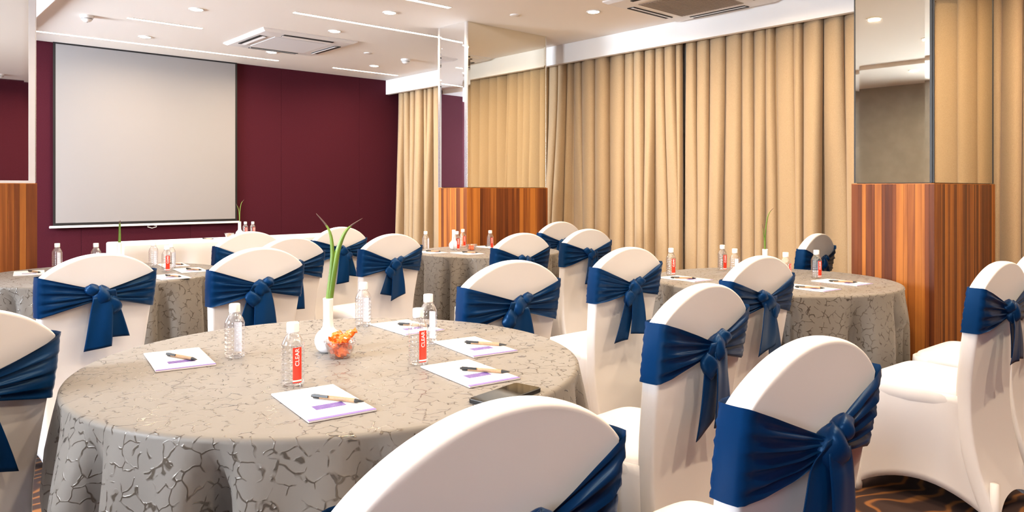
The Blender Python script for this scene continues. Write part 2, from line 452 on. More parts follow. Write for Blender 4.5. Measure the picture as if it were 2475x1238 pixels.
# ------------------------------------------------------------------ curtains
def curtain(label, y0, y1, seed, pitch=0.122, xb=5.485):
    rng = random.Random(seed)
    L_ = y1-y0
    n = max(1, round(L_/pitch))
    nu, nv = n*16, 22
    h0, h1 = 0.012, 2.60
    ph = [rng.uniform(-0.25,0.25) for _ in range(n+4)]
    amp = [rng.uniform(0.8,1.2) for _ in range(n+4)]
    wb = [rng.uniform(-1,1) for _ in range(n+4)]
    pw = [rng.choice((0.6,0.85,1.0,1.2,1.5)) for _ in range(n)]
    cum = [0.0]
    for w in pw: cum.append(cum[-1]+w)
    cum = [c/cum[-1] for c in cum]
    mb = MB()
    def P(u, v):
        z = lerp(h1, h0, v)
        q = u*n                      # pleat coordinate
        k = min(int(q), n-1)
        fr = q-k
        t2 = sm(0.04, 0.75, v)
        # lower down some pleats merge, others open up
        a = amp[k]*lerp(1.0, 1.0+0.55*wb[k], t2)
        s = abs(math.sin(math.pi*fr))**0.62              # rounded ridges, tight valleys
        dep = (0.092 + 0.024*v)*a
        val = 0.030*lerp(wb[k], wb[k+1], fr)*t2          # valleys wander in depth
        roll = -0.62*pitch*s*(1-0.5*fr)                  # ridges roll over to one side
        lean = lerp(wb[k], wb[k+1], fr)*0.05*t2
        wob = 0.010*noise.noise((u*n*0.8, z*1.3, seed))*t2
        edge = 0.02*t2*(2*u-1)
        wk = (cum[k+1]-cum[k])*n
        return (xb + val - dep*s*(0.62+0.38*wk) + wob, y0 + lerp(cum[k], cum[k+1], fr)*L_ + roll*wk + lean + edge, z)
    mb.grid(P, nu, nv)
    o = mb.build('curtain', M['curtain'], smooth=True)
    solid(o, 0.003)
    return tag(o, label, 'curtain', 'beige pleated curtains along the window wall')
curtain('beige pleated curtain hanging against the purple wall', 5.66, YF-0.06, 11)
curtain('beige curtain panel right beside the far mirror column', 3.86, 5.60, 12)
curtain('wide beige curtain panel between dark gap and near column', 1.98, 3.825, 13)
curtain('beige curtain at the right edge beyond the near column', -0.4, 1.90, 14)
# dark gap shows the curtain rail
tag(MB().box(5.37, 5.40, YB+0.02, YF-0.02, 2.60, 2.625).build('curtain_rail', M['steel']), 'slim metal curtain rail hidden behind the white pelmet', 'rail')

# ------------------------------------------------------------------ ceiling fittings
ring_me = MB().lathe([(0.046,-0.0005),(0.058,-0.0005),(0.060,-0.004),(0.056,-0.008),(0.047,-0.006)], 28, cap0=False, cap1=False).mesh('trim_ring', M['acwhite'], True)
glow_me = MB().lathe([(0.0465,-0.002),(0.0465,-0.005)], 28).mesh('diffuser', M['lampglow'])
lamp_data = bpy.data.lights.new('downlight_beam', 'AREA'); lamp_data.shape = 'DISK'; lamp_data.size = 0.09
lamp_data.energy = LAMP_W; lamp_data.color = LAMP_COL; lamp_data.spread = math.radians(165)
def downlight(x, y, label, z=CEIL):
    t = thing('downlight', label, 'ceiling light', (x, y, z), group='round recessed downlights')
    put('trim_ring', ring_me, t); put('diffuser', glow_me, t)
    l = bpy.data.objects.new('downlight_beam', lamp_data); COL.objects.link(l)
    l.parent = t; l.location = (0,0,-0.012)
for x, y, lb in [
    (2.09,7.53,'round downlight near the purple wall above the projection screen'),
    (2.08,6.11,'pale round downlight at top left between smoke detector and strips'),
    (3.295,5.17,'round downlight at top centre between two light strips'),
    (3.305,6.11,'round downlight right behind the far air conditioner'),
    (3.316,7.48,'round downlight between far air conditioner and purple wall'),
    (4.57,7.505,'round downlight above the short light strip near the pelmet'),
    (4.51,4.04,'round downlight beside the near air conditioner')]:
    downlight(x, y, lb)
downlight(2.08, 4.04, 'round downlight above the chairs left of the far table, outside the picture')
downlight(3.30, 4.04, 'round downlight above the far table chairs, outside the picture')
for y, row in ((2.62,'in the row beyond the foreground table'), (1.20,'in the row above the foreground chairs'), (-0.2,'in the row behind the camera')):
    for x, col_ in ((0.85,'leftmost'), (2.08,'second from left'), (3.30,'third from left'), (4.53,'nearest the curtains')):
        downlight(x, y, 'round downlight ' + row + ', ' + col_)
downlight(-0.76, 3.32, 'round downlight in the lowered soffit along the side wall', 2.63)

def strip(x0, x1, y, label):
    t = thing('light_strip', label, 'ceiling light', ((x0+x1)/2, y, CEIL), group='recessed linear light strips')
    h = (x1-x0)/2; w = 0.022
    b = MB(); b.box(-h-0.004, h+0.004, -w-0.004, -w, -0.004, 0); b.box(-h-0.004, h+0.004, w, w+0.004, -0.004, 0)
    b.build('frame', M['acwhite'], t)
    MB().box(-h, h, -w, w, -0.003, 0).build('diffuser', M['strip'], t)
strip(1.16, 3.585, 7.92, 'long thin light strip running above the projection screen')
strip(1.755, 2.364, 6.80, 'short light strip between smoke detector and far air conditioner')
strip(2.713, 4.95, 5.685, 'long light strip running to the far mirror column')
strip(4.275, 5.17, 7.935, 'light strip in the corner by purple wall and pelmet')
strip(2.55, 3.562, 4.715, 'light strip cut off by the top edge of the picture')

def cassette(x, y, label, panel_mat, rz=0):
    t = thing('air_conditioner', label, 'air conditioner', (x, y, CEIL), rz, 'four-way ceiling cassettes')
    h = 0.475
    # sloped face frame
    b = MB()
    rings = [(h, 0.0), (h, -0.010), (h-0.03, -0.026), (0.30, -0.032), (0.285, -0.030)]
    vs_ = []
    for r, z in rings: vs_ += [(-r,-r,z),(r,-r,z),(r,r,z),(-r,r,z)]
    fs = []
    for k in range(len(rings)-1):
        for i in range(4):
            j = (i+1) % 4; fs.append((k*4+j, k*4+i, (k+1)*4+i, (k+1)*4+j))
    b.add(vs_, fs); b.build('face_frame', M['acwhite'], t)
    g = MB().box(-0.283, 0.283, -0.283, 0.283, -0.034, -0.004).build('intake_panel', M[panel_mat], t); bevel(g, 0.004)
    if panel_mat == 'acgrey':
        b = MB()
        for i in range(23): b.box(-0.27, 0.27, -0.264+i*0.024-0.003, -0.264+i*0.024+0.003, -0.037, -0.033)
        o_ = b.build('grille', M['acgrey'], t); o_['kind'] = 'stuff'
    for k in range(4):
        a = k*math.pi/2
        s = put('air_slot', slot_me, t, (0,0,0), a)
        put('louvre', louvre_me, t, (0,0,0), a)
slot_me = MB().box(-0.25, 0.25, 0.345, 0.415, -0.0335, -0.02).mesh('air_slot', M['darkslot'])
b = MB(); b.add([(-0.248,0.352,-0.040),(0.248,0.352,-0.040),(0.248,0.402,-0.030),(-0.248,0.402,-0.030),(-0.248,0.352,-0.036),(0.248,0.352,-0.036),(0.248,0.402,-0.026),(-0.248,0.402,-0.026)],
      [(0,3,2,1),(4,5,6,7),(0,1,5,4),(1,2,6,5),(2,3,7,6),(3,0,4,7)])
louvre_me = b.mesh('louvre', M['acwhite'])
cassette(3.225, 6.857, 'white four-way air conditioner with pale centre panel, above the room centre', 'acpanel')
cassette(4.79, 3.30, 'air conditioner with brown-grey grille at the pelmet, cut by top edge', 'acgrey')

def smoke_detector(x, y, label):
    t = thing('smoke_detector', label, 'smoke detector', (x, y, CEIL), group='ceiling smoke detectors')
    MB().lathe([(0.052,0),(0.052,-0.016),(0.046,-0.020)], 24, cap0=False).build('base', M['acwhite'], t, True)
    MB().lathe([(0.043,-0.020),(0.041,-0.034),(0.030,-0.046),(0.014,-0.052)], 24).build('head', M['acwhite'], t, True)
    MB().lathe([(0.0425,-0.0255),(0.0432,-0.0275),(0.0418,-0.0295)], 24, cap0=False, cap1=False).build('vent_ring', M['darkslot'], t)
    MB().lathe([(0.010,-0.052),(0.008,-0.056)], 12).build('sensor_tip', M['steel'], t)
smoke_detector(1.478, 6.95, 'white smoke detector on the ceiling at top left')
smoke_detector(4.60, 6.90, 'white smoke detector casting a shadow near the far pelmet')
smoke_detector(1.41, -0.49, 'white smoke detector seen only in the left mirror')
for x, y, lb in ((4.09,6.85,'flat round ceiling plate beside the far air conditioner'), (4.11,4.55,'flat round ceiling plate in front of the far mirror column')):
    tag(MB().lathe([(0.040,0),(0.042,-0.003),(0.040,-0.007),(0.020,-0.009)], 24, cap0=False).build('sprinkler_plate', M['acwhite'], smooth=True), lb, 'ceiling plate', 'flat round ceiling plates').location = (x, y, CEIL)

# ------------------------------------------------------------------ projection screen
t = thing('projection_screen', 'large white pull-down projection screen on the purple wall', 'screen', (2.397, YF-0.03, 0.86))
W2 = 0.885
b = MB().box(-W2, W2, -0.001, 0.001, 0.037, 1.797); b.build('screen_fabric', M['screen'], t)
b = MB(); b.box(-W2-0.022, -W2, -0.0012, 0.0012, 0.010, 1.813); b.box(W2, W2+0.022, -0.0012, 0.0012, 0.010, 1.813)
b.box(-W2, W2, -0.0012, 0.0012, 0.010, 0.037); b.box(-W2, W2, -0.0012, 0.0012, 1.797, 1.813)
b.build('black_border', M['black'], t)
o = MB().box(-0.938, 0.938, -0.012, 0.012, -0.014, 0.010).build('weight_bar', M['acwhite'], t); bevel(o, 0.005)
pts = [(-0.02,0,-0.014),(-0.045,0,-0.018),(-0.042,0,-0.030),(-0.018,0,-0.036),(0,0,-0.042),(0.018,0,-0.036),(0.042,0,-0.030),(0.045,0,-0.018),(0.02,0,-0.014)]
MB().tube(pts, 0.0035, 8).build('pull_handle', M['acwhite'], t, True)

# ------------------------------------------------------------------ chairs
W_BACK, Z_TOP, Z_J, Z_SEAT = 0.465, 0.95, 0.862, 0.480
LEAN = 0.14
def y_rear(z): return -0.27 + (Z_J - z)*LEAN - 0.55*max(0.0, 0.56-z)**2           # rear face of the backrest (chair faces +Y)
T_BACK = 0.052
def half_w(z): return lerp(0.205, W_BACK/2, sm(0.40, 0.84, z))
def backrest_mesh():
    NS, NQ = 48, 46
    z0 = 0.40
    ss = sorted({math.copysign(1-(1-abs(-1+2*i/NS))**1.9, -1+2*i/NS) for i in range(NS+1)})
    qs = [1-(1-j/NQ)**2.1 for j in range(NQ+1)]
    mb = MB()
    for side in (0, 1):
        vv = []
        for q in qs:
            for s in ss:
                rise = Z_TOP-Z_J; xs_ = abs(s)*W_BACK/2
                Rc = ((W_BACK/2)**2 + rise**2)/(2*rise)
                seg = math.sqrt(Rc*Rc-xs_*xs_) - (Rc-rise)
                ell = rise*math.sqrt(max(0.0, 1-s*s))
                zt = Z_J - 0.012 + (seg*0.72 + ell*0.28)*(rise+0.012)/rise
                zb = 0.015 + 0.07*(1-s*s)
                z = lerp(zb, zt, q)
                hw_ = half_w(z)
                x = s*hw_
                e = min((1-abs(s))*hw_*1.0, (zt-z)*1.0)
                e2 = min(e/0.011, 1.0)
                ht = T_BACK/2*max(0.0, 1-(1-e2)**2.6)**0.42
                ht *= 1 + 0.06*sm(0,0.2,e)
                yc = y_rear(z) + T_BACK/2
                wr = 0.0012*noise.noise((x*11, z*8, side*5.0))
                vv.append((x, yc + (ht if side else -ht) + (wr if e2 >= 1 else 0), z))
        n = NS+1
        ff = []
        for j in range(NQ):
            for i in range(NS):
                a, b_, c, d = j*n+i, j*n+i+1, (j+1)*n+i+1, (j+1)*n+i
                ff.append((a,b_,c,d) if side == 0 else (d,c,b_,a))
        mb.add(vv, ff)
    me = mb.mesh('backrest', M['cover'], True)
    return me
def seat_mesh():
    mb = MB()
    def ring(inset, z, n=40):
        pts = []
        hx, y0, y1 = 0.222-inset, -0.190+inset*0.3, 0.185-inset
        for i in range(n):
            a = 2*math.pi*i/n
            c, s = math.cos(a), math.sin(a)
            ex = 0.30
            px = math.copysign(abs(c)**ex, c)*hx
            py = math.copysign(abs(s)**ex, s)
            pts.append((px*(1.0 if py > 0 else 0.96), lerp(y0, y1, (py+1)/2), z))
        return pts
    prof = [(0.014,0.395),(0.004,0.410),(0.0,0.430),(0.002,0.452),(0.010,0.467),(0.028,0.476),(0.07,0.483),(0.13,0.487),(0.19,0.488)]
    n = 40; v = []
    for i_, z in prof: v += ring(i_, z)
    f = []
    for k in range(len(prof)-1):
        for i in range(n):
            j = (i+1) % n; f.append((k*n+i,k*n+j,(k+1)*n+j,(k+1)*n+i))
    f.append(tuple((len(prof)-1)*n+i for i in range(n)))
    mb.add(v, f)
    return mb.mesh('seat', M['cover'], True)
def skirt_mesh():
    """stretch cover from the seat to the four feet, hem pulled up into arches"""
    top = [(-0.204,-0.235),(0.204,-0.235),(0.222,0.184),(-0.222,0.184)]
    bot = [(-0.204,-0.335),(0.204,-0.335),(0.225,0.215),(-0.225,0.215)]
    NSIDE, NV = 16, 14
    mb = MB()
    n = 4*NSIDE
    def P(u, v):
        q = u*4; k = int(q) % 4; fr = q-int(q)
        a, b_ = top[k], top[(k+1) % 4]; c, d = bot[k], bot[(k+1) % 4]
        e = 4*fr*(1-fr)
        tx, ty = lerp(a[0],b_[0],fr), lerp(a[1],b_[1],fr)
        bx, by = lerp(c[0],d[0],fr), lerp(c[1],d[1],fr)
        zt = 0.455; zb = 0.012 + 0.085*e**0.8
        z = lerp(zt, zb, v)
        h = (zt-z)/(zt-0.012)
        yr = y_rear(z) + 0.016
        x = lerp(tx,bx,h)
        g = (lerp(ty,by,h)-lerp(-0.235,-0.335,h))/(lerp(0.184,0.215,h)-lerp(-0.235,-0.335,h))
        y = lerp(yr, lerp(0.184,0.215,h), g)
        pull = 0.040*e*sm(0.05,0.9,v)          # sides drawn in between the feet
        nx, ny = [(0,1),(-1,0),(0,-1),(1,0)][k]
        if k == 0: pull *= 0.35
        x += nx*pull; y += ny*pull
        # rounded corners
        rc = 0.016*(1-e)**6
        x -= math.copysign(rc, x); y -= math.copysign(rc, y)
        return (x, y, z)
    mb.grid(P, n, NV, wrap=True)
    # foot pockets
    me = mb.mesh('skirt', M['cover'], True)
    return me
BACK_ME, SEAT_ME, SKIRT_ME = backrest_mesh(), seat_mesh(), skirt_mesh()
FOOT_ME = MB().lathe([(0.016,0.0),(0.017,0.03),(0.014,0.16)], 10).mesh('foot', M['cover'], True)

def sash_band(seed):
    rng = random.Random(seed)
    mb = MB()
    NV = 20
    fq = rng.uniform(3.6, 5.0); ph = rng.uniform(0, 6.28); ph2 = rng.uniform(0,6.28)
    kz = 0.766 + rng.uniform(-0.010, 0.010)
    tl = tr = rng.uniform(-0.004,0.004)
    def lerp_side(s): return 1.0 if s > 0 else -1.0
    def band(s):      # centre height and half height at s = -1..1 across the rear
        a = abs(s)
        c = lerp(kz, 0.781 + (tl if s < 0 else tr), a**1.1)
        h = lerp(0.017, 0.084, min(1, a)**1.02)
        return c, h
    NR, NC, NF = 48, 6, 24
    per = []                                  # (side position s, part, local parameter)
    for i in range(NR+1): per.append(('rear', -1+2*i/NR))
    for i in range(1, NC): per.append(('right', i/NC))
    for i in range(NF+1): per.append(('front', 1-2*i/NF))
    for i in range(1, NC): per.append(('left', i/NC))
    def P(u, v):
        part, q = per[int(round(u*len(per))) % len(per)]
        vv = 2*v-1
        s = q if part in ('rear','front') else (1 if part == 'right' else -1)
        c, h = band(s if part == 'rear' else (1 if s > 0 else -1) if part != 'front' else lerp_side(s))
        z = c + vv*h
        hw_ = half_w(z) + 0.0055
        a = abs(s)
        pleat = math.sin(vv*fq*math.pi + ph + 1.3*math.copysign(1, s)) + 0.95*math.sin(vv*fq*1.9*math.pi + ph2 + 2.0*a)
        ya, yb_ = y_rear(z) - 0.007, y_rear(z) + T_BACK + 0.007
        rr = 0.007
        if part == 'rear':
            depth = lerp(0.005, 0.0115, sm(0.1,0.5,a))*(1-0.80*sm(0.76,0.99,a))
            tent = 0.020*(1-a)**1.5
            corner = rr*(1-math.sqrt(max(0, 1-(max(0, a-0.96)/0.04)**2)))
            return (s*hw_, ya - depth*(0.9+pleat*0.6) - tent + corner, z)
        if part == 'front':
            corner = rr*(1-math.sqrt(max(0, 1-(max(0, a-0.96)/0.04)**2)))
            return (s*hw_, yb_ + 0.0012*pleat - corner, z)
        y0_, y1_ = ya + rr - 0.001, yb_ - rr
        t_ = q if part == 'right' else 1-q
        return (s*hw_ + s*0.003*math.sin(math.pi*t_), lerp(y0_, y1_, t_), z)
    mb.grid(P, len(per), NV, wrap=True)
    return mb, kz

def sash(parent, seed):
    rng = random.Random(seed*7+1)
    mb, kz = sash_band(seed)
    sb = mb.build('sash', M['satin'], parent, True)
    kx = rng.uniform(-0.008, 0.008)
    ky = y_rear(kz) - 0.034
    # knot: squashed, folded lump
    def knot(cx_, cy_, cz_, rx, ry, rz_, tw, sd):
        k = MB()
        def P(u, v):
            th = u*2*math.pi; ph = v*math.pi
            r = 1 + 0.16*math.sin(3*th + tw + 2.5*math.cos(ph)) + 0.10*noise.noise((math.cos(th)*1.7+sd, math.sin(th)*1.7, math.cos(ph)*1.7))
            x = rx*r*math.sin(ph)*math.cos(th); z = rz_*math.cos(ph)*(1+0.1*math.sin(2*th)); y = ry*r*math.sin(ph)*math.sin(th)
            return (cx_+x+0.25*z*math.sin(tw), cy_+y, cz_+z)
        k.grid(P, 22, 14, wrap=True, flip=True)
        return k
    knot(kx, ky, kz, 0.036, 0.026, 0.040, rng.uniform(0,6), seed).build('knot', M['satin'], sb, True)
    # loose bunch of the bow beside the knot
    sgn = rng.choice((-1,1))
    knot(kx+sgn*-0.038, ky+0.000, kz+0.026, 0.030, 0.020, 0.024, rng.uniform(0,6), seed+9).build('bow_loop', M['satin'], sb, True)
    if rng.random() < 0.75:
        knot(kx+sgn*0.042, ky-0.002, kz-0.044, 0.034, 0.020, 0.038, rng.uniform(0,6), seed+5).build('bow_loop', M['satin'], sb, True)
    # tails
    for i in range(2):
        dirx = (sgn if i == 0 else -sgn*0.3)
        ln = rng.uniform(0.19, 0.27)*(1.0 if i == 0 else 0.86)
        w0, w1 = rng.uniform(0.066,0.076), rng.uniform(0.100,0.125)
        slant = rng.uniform(0.12,0.32)*dirx
        ph = rng.uniform(0,6.28); cut = rng.uniform(-0.02,0.02)
        d0 = 0.030 + 0.010*i
        tb = MB()
        def P(u, v):
            s = 2*u-1
            z = kz + (0.022 if i == 0 else -0.004) - v*ln - cut*s*v
            w = lerp(w0, w1, v**0.8)
            x = kx + dirx*0.012 + slant*ln*v + s*w/2
            over = 0.018*math.exp(-(v*7)**2) if i == 0 else 0.0
            fold = 0.006*math.sin(s*1.5+ph+1.2*v)*sm(0,0.3,v) + 0.0016*math.sin(s*4.5+ph*2+2*v)*(1-0.6*v)
            y = y_rear(kz) - d0 - over - fold - 0.010*math.sin(v*2.2) - 0.006*i + 0.35*LEAN*v*ln
            return (x, y, z)
        tb.grid(P, 14, 18)
        solid(tb.build('tail', M['satin'], sb, True), 0.0016)

CHAIRS = []
def chair(bx, by, heading, seed, label, group='chairs in white covers with blue sashes'):
    """bx, by: middle of the backrest's rear face at sash height; heading: degrees clockwise from +Y"""
    h = math.radians(heading)
    f = Vector((math.sin(h), math.cos(h), 0))
    p = Vector((bx, by, 0)) + f*0.27
    t = thing('banquet_chair', label, 'chair', p, -h, group)
    put('backrest', BACK_ME, t); put('seat', SEAT_ME, t); solid(put('skirt', SKIRT_ME, t), 0.003)
    for (x, y) in ((-0.185,-0.290),(0.185,-0.290),(0.206,0.197),(-0.206,0.197)):
        put('leg', FOOT_ME, t, (x, y, 0))
    sash(t, seed)
    CHAIRS.append((p.x, p.y, h))
    return t
chair(0.619, 0.700, -1, 1, 'huge white covered chair at the bottom centre, cut by the lower edge')
chair(1.316, 0.629, 2, 2, 'white covered chair in the right foreground with a big blue bow')
chair(1.842, 1.209, -3, 3, 'white covered chair second nearest on the right, blue tails hanging low')
chair(0.180, 2.076, -22, 4, 'white covered chair cut off by the left edge of the picture')
chair(0.803, 3.525, -9.6, 5, 'white covered chair at back left in front of the left table, wide blue bow')
chair(1.443, 3.384, -6.4, 6, 'white covered chair directly behind the foreground table, left of the green leaves')
chair(1.960, 4.750, -8.6, 7, 'half hidden white covered chair just in front of the white head table')
chair(1.893, 3.999, -12, 8, 'white covered chair mostly hidden behind the chair left of the leaves')
chair(2.709, 4.904, -8.7, 9, 'white covered chair behind the green leaves, against the purple wall')
chair(2.523, 3.914, -7, 10, 'white covered chair left of the far right table, single blue tail')
chair(3.182, 3.436, -1, 11, 'white covered chair at the far table, bow hidden by the chair in front')
chair(4.580, 4.475, 1, 12, 'farthest white covered chair, standing by the wooden base of the far column')
chair(3.856, 3.494, 1, 13, 'white covered chair in front of the orange brown curtain folds')
chair(1.915, 2.117, 2.7, 14, 'white covered chair just beyond the right rim of the foreground table')
chair(2.764, 2.238, 0.6, 15, 'white covered chair at the left side of the right hand table')
chair(2.807, 1.577, 2.2, 16, 'white covered chair in front of the right hand table, vase behind it')
chair(3.265, 0.838, 3, 17, 'white covered chair at far right showing its seat from the side')
chair(3.870, 0.865, 2, 18, 'white covered chair cut off by the right edge, only seat and tail showing')
chair(4.517, 2.157, -4, 19, 'small white covered chair behind the right hand table, beside the near column')

# ------------------------------------------------------------------ tables
TABLE_H = 0.75
def push_out(x, y, z, cx_, cy_):
    """cloth resting against a tucked-in chair is pressed towards the table"""
    for (px_, py_, h) in CHAIRS:
        if abs(px_-cx_) > 1.3 or abs(py_-cy_) > 1.3: continue
        k = 1 - sm(0.50, 0.60, z)
        if k <= 0: continue
        for step in range(24):
            dx, dy = x-px_, y-py_
            lx = dx*math.cos(h) - dy*math.sin(h); ly = dx*math.sin(h) + dy*math.cos(h)
            if abs(lx) < 0.255 and -0.37 < ly < 0.245:
                x += (cx_-x)*0.03*k; y += (cy_-y)*0.03*k
            else: break
    return x, y
def round_table(cx_, cy_, R_, label, seed, nfold=15, flare=0.030):
    rng = random.Random(seed)
    t = thing('round_table', label, 'table', (cx_, cy_, 0), 0, 'round tables in grey crackle cloths')
    MB().lathe([(R_-0.02,0.715),(R_-0.012,0.722),(R_-0.012,0.738),(R_-0.02,0.744)], 64).build('tabletop', M['woodcore'], t)
    MB().lathe([(0.24,0.0),(0.23,0.02),(0.05,0.05),(0.045,0.715)], 20).build('pedestal', M['black'], t, True)
    n = 240
    pleats = []
    for k in range(nfold):
        pleats.append((2*math.pi*(k+rng.uniform(-0.3,0.3))/nfold, rng.uniform(0.045,0.10), rng.uniform(0.55,1.0)))
    def fold(th):
        s = 0.0
        for a, w, d in pleats:
            q = (th-a+math.pi) % (2*math.pi) - math.pi
            s -= d*math.exp(-(q/w)**2)
            s += 0.34*d*(math.exp(-((q-2.2*w)/(1.5*w))**2) + math.exp(-((q+2.2*w)/(1.5*w))**2))
        return s
    rows = [(0.0, 'top')]
    mb = MB()
    v = [(0,0,TABLE_H)]
    rings = [(R_*k, TABLE_H, 0) for k in (0.2,0.4,0.6,0.75,0.88,0.95)] 
    for k in range(5):
        a = k/4*math.pi/2
        rings.append((R_-0.012+0.012*math.sin(a), TABLE_H-0.012+0.012*math.cos(a), 0))
    NZ = 16
    for k in range(1, NZ+1):
        rings.append((R_, lerp(TABLE_H-0.012, 0.015, k/NZ), k/NZ))
    for (r, z, d) in rings:
        for i in range(n):
            th = 2*math.pi*i/n
            rr = r
            if d > 0:
                f_ = fold(th)
                A = 0.125*sm(-0.04,0.30,d)
                rr = r + 0.004*sm(0,0.1,d) + flare*d + (A*f_*0.5 if f_ > 0 else A*f_)
            x, y = rr*math.cos(th), rr*math.sin(th)
            if d > 0:
                x, y = push_out(cx_+x, cy_+y, z, cx_, cy_); x -= cx_; y -= cy_
            v.append((x, y, z))
    f = [(0, 1+i, 1+(i+1) % n) for i in range(n)]
    for k in range(len(rings)-1):
        for i in range(n):
            j = (i+1) % n
            f.append((1+k*n+i, 1+(k+1)*n+i, 1+(k+1)*n+j, 1+k*n+j))
    mb.add(v, f)
    mb.build('tablecloth', M['jacquard'], t, True)
    return t
T1, T2, T3, T4 = (1.019,1.863), (1.08,4.66), (3.69,4.40), (3.62,1.990)
round_table(*T1, 0.670, 'large round foreground table draped in grey crackle patterned cloth', 21, 13, 0.060)
round_table(*T2, 0.625, 'round grey draped table at the left below the projection screen', 22)
round_table(*T3, 0.560, 'round grey draped table at the far end before the mirror column', 23, 15, 0.008)
round_table(*T4, 0.620, 'round grey draped table at right in front of the curtains', 24, 15, 0.008)

# head table with a white cloth to the floor
def head_table(x0, x1, y0, y1):
    t = thing('head_table', 'long head table under a white cloth before the purple wall', 'table', ((x0+x1)/2, (y0+y1)/2, 0))
    hx, hy = (x1-x0)/2, (y1-y0)/2
    MB().box(-hx+0.02, hx-0.02, -hy+0.02, hy-0.02, 0.715, 0.742).build('tabletop', M['woodcore'], t)
    for sx in (-1,1):
        for sy in (-1,1):
            MB().box(sx*(hx-0.08)-0.02, sx*(hx-0.08)+0.02, sy*(hy-0.08)-0.02, sy*(hy-0.08)+0.02, 0, 0.715).build('leg', M['black'], t)
    rng = random.Random(77)
    n1, n2 = 90, 24
    per = []
    rc = 0.03
    def edge(a, b_, n):
        return [(lerp(a[0],b_[0],i/n), lerp(a[1],b_[1],i/n)) for i in range(n)]
    per = edge((-hx,-hy),(hx,-hy),n1) + edge((hx,-hy),(hx,hy),n2) + edge((hx,hy),(-hx,hy),n1) + edge((-hx,hy),(-hx,-hy),n2)
    n = len(per)
    v = []; zs = [(0.75,0.0,0.014),(0.747,0,0.006),(0.738,0,0.0)] + [(lerp(0.738,0.015,k/10), k/10, 0) for k in range(1,11)]
    for (z, d, ins) in zs:
        for i, (x, y) in enumerate(per):
            ox = -1 if x <= -hx+1e-6 else (1 if x >= hx-1e-6 else 0)
            oy = -1 if y <= -hy+1e-6 else (1 if y >= hy-1e-6 else 0)
            w = 0.016*sm(0,0.5,d)*(math.sin(i*0.55)+0.7*math.sin(i*0.231+1))
            cr = 1.0
            v.append((x + (w*ox if oy == 0 or ox*oy == 0 else 0) - ins*(x/hx if abs(x) > hx*0.9 else 0), y + (w*oy if ox == 0 else 0) - ins*(y/hy if abs(y) > hy*0.9 else 0), z))
    f = []
    for k in range(len(zs)-1):
        for i in range(n):
            j = (i+1) % n; f.append((k*n+j,k*n+i,(k+1)*n+i,(k+1)*n+j))
    f.append(tuple(range(n)))
    mb = MB(); mb.add(v, f); mb.build('tablecloth', M['whitecloth'], t, True)
head_table(1.747, 3.90, 6.97, 7.48)

# ------------------------------------------------------------------ bottles
def text_geo(s, size):
    cu = bpy.data.curves.new('lettering', 'FONT'); cu.body = s; cu.size = size; cu.align_x = 'CENTER'; cu.align_y = 'CENTER'; cu.offset = size*0.012
    ob = bpy.data.objects.new('lettering', cu); COL.objects.link(ob)
    dg = bpy.context.evaluated_depsgraph_get()
    me = bpy.data.meshes.new_from_object(ob.evaluated_get(dg))
    v = [tuple(p.co) for p in me.vertices]; f = [tuple(p.vertices) for p in me.polygons]
    bpy.data.objects.remove(ob); bpy.data.curves.remove(cu); bpy.data.meshes.remove(me)
    return v, f
RB = 0.0275
def rib(z): return -0.0011*(0.5+0.5*math.cos((z-0.018)/0.0125*2*math.pi)) if 0.012 < z < 0.092 else 0
prof = [(0.0165,0.002),(0.0235,0.0),(0.0262,0.002),(0.0275,0.007)]
z = 0.010
while z < 0.0935:
    prof.append((RB + rib(z), z)); z += 0.0021
prof += [(0.0272,0.096),(0.0255,0.102),(0.0222,0.110),(0.0180,0.117),(0.0145,0.122),(0.0122,0.1245),(0.0118,0.127),(0.0118,0.134)]
BODY_ME = MB().lathe(prof, 28, cap1=False).mesh('bottle_body', M['bottle'], True)
CAP_ME = MB().lathe([(0.0142,0.1275),(0.0145,0.129),(0.0145,0.1485),(0.0135,0.1505),(0.011,0.1508)], 36,
                    fn=lambda r, z, a: r*(1+0.02*math.cos(18*a)) if 0.128 < z < 0.149 else r).mesh('cap', M['cap'], True)
NECK_ME = MB().lathe([(0.0155,0.1246),(0.0160,0.1255),(0.0155,0.1265)], 24).mesh('neck_ring', M['bottle'], True)
def label_mesh():
    mb = MB(); r = RB + 0.0006; a0 = 0.0112/r
    def patch(z0, z1, m, rr, aa=a0, nz_=1):
        mb.grid(lambda u, v: (rr*math.sin(lerp(-aa,aa,u)), -rr*math.cos(lerp(-aa,aa,u)), lerp(z0,z1,v)), 8, nz_, m)
    patch(0.0165, 0.094, 0, r); patch(0.0125, 0.0165, 1, r); patch(0.0095, 0.0125, 0, r)
    patch(0.0095, 0.094, 1, r-0.0003)
    return mb.mesh('label', [M['red'], M['labelwhite']], True)
LABEL_ME = label_mesh()
def lettering_mesh():
    v, f = text_geo('CLEAR', 0.0142)
    xs = [p[0] for p in v]; w = max(xs)-min(xs)
    k = 0.042/w
    r = RB + 0.0011
    out = []
    for (x, y, z_) in v:
        zz = 0.0705 + x*k; hor = -y*1.0       # letters run upwards
        a = hor/r
        out.append((r*math.sin(a), -r*math.cos(a), zz))
    return MB().add(out, f).mesh('lettering', M['labelwhite'])
LETTER_ME = lettering_mesh()
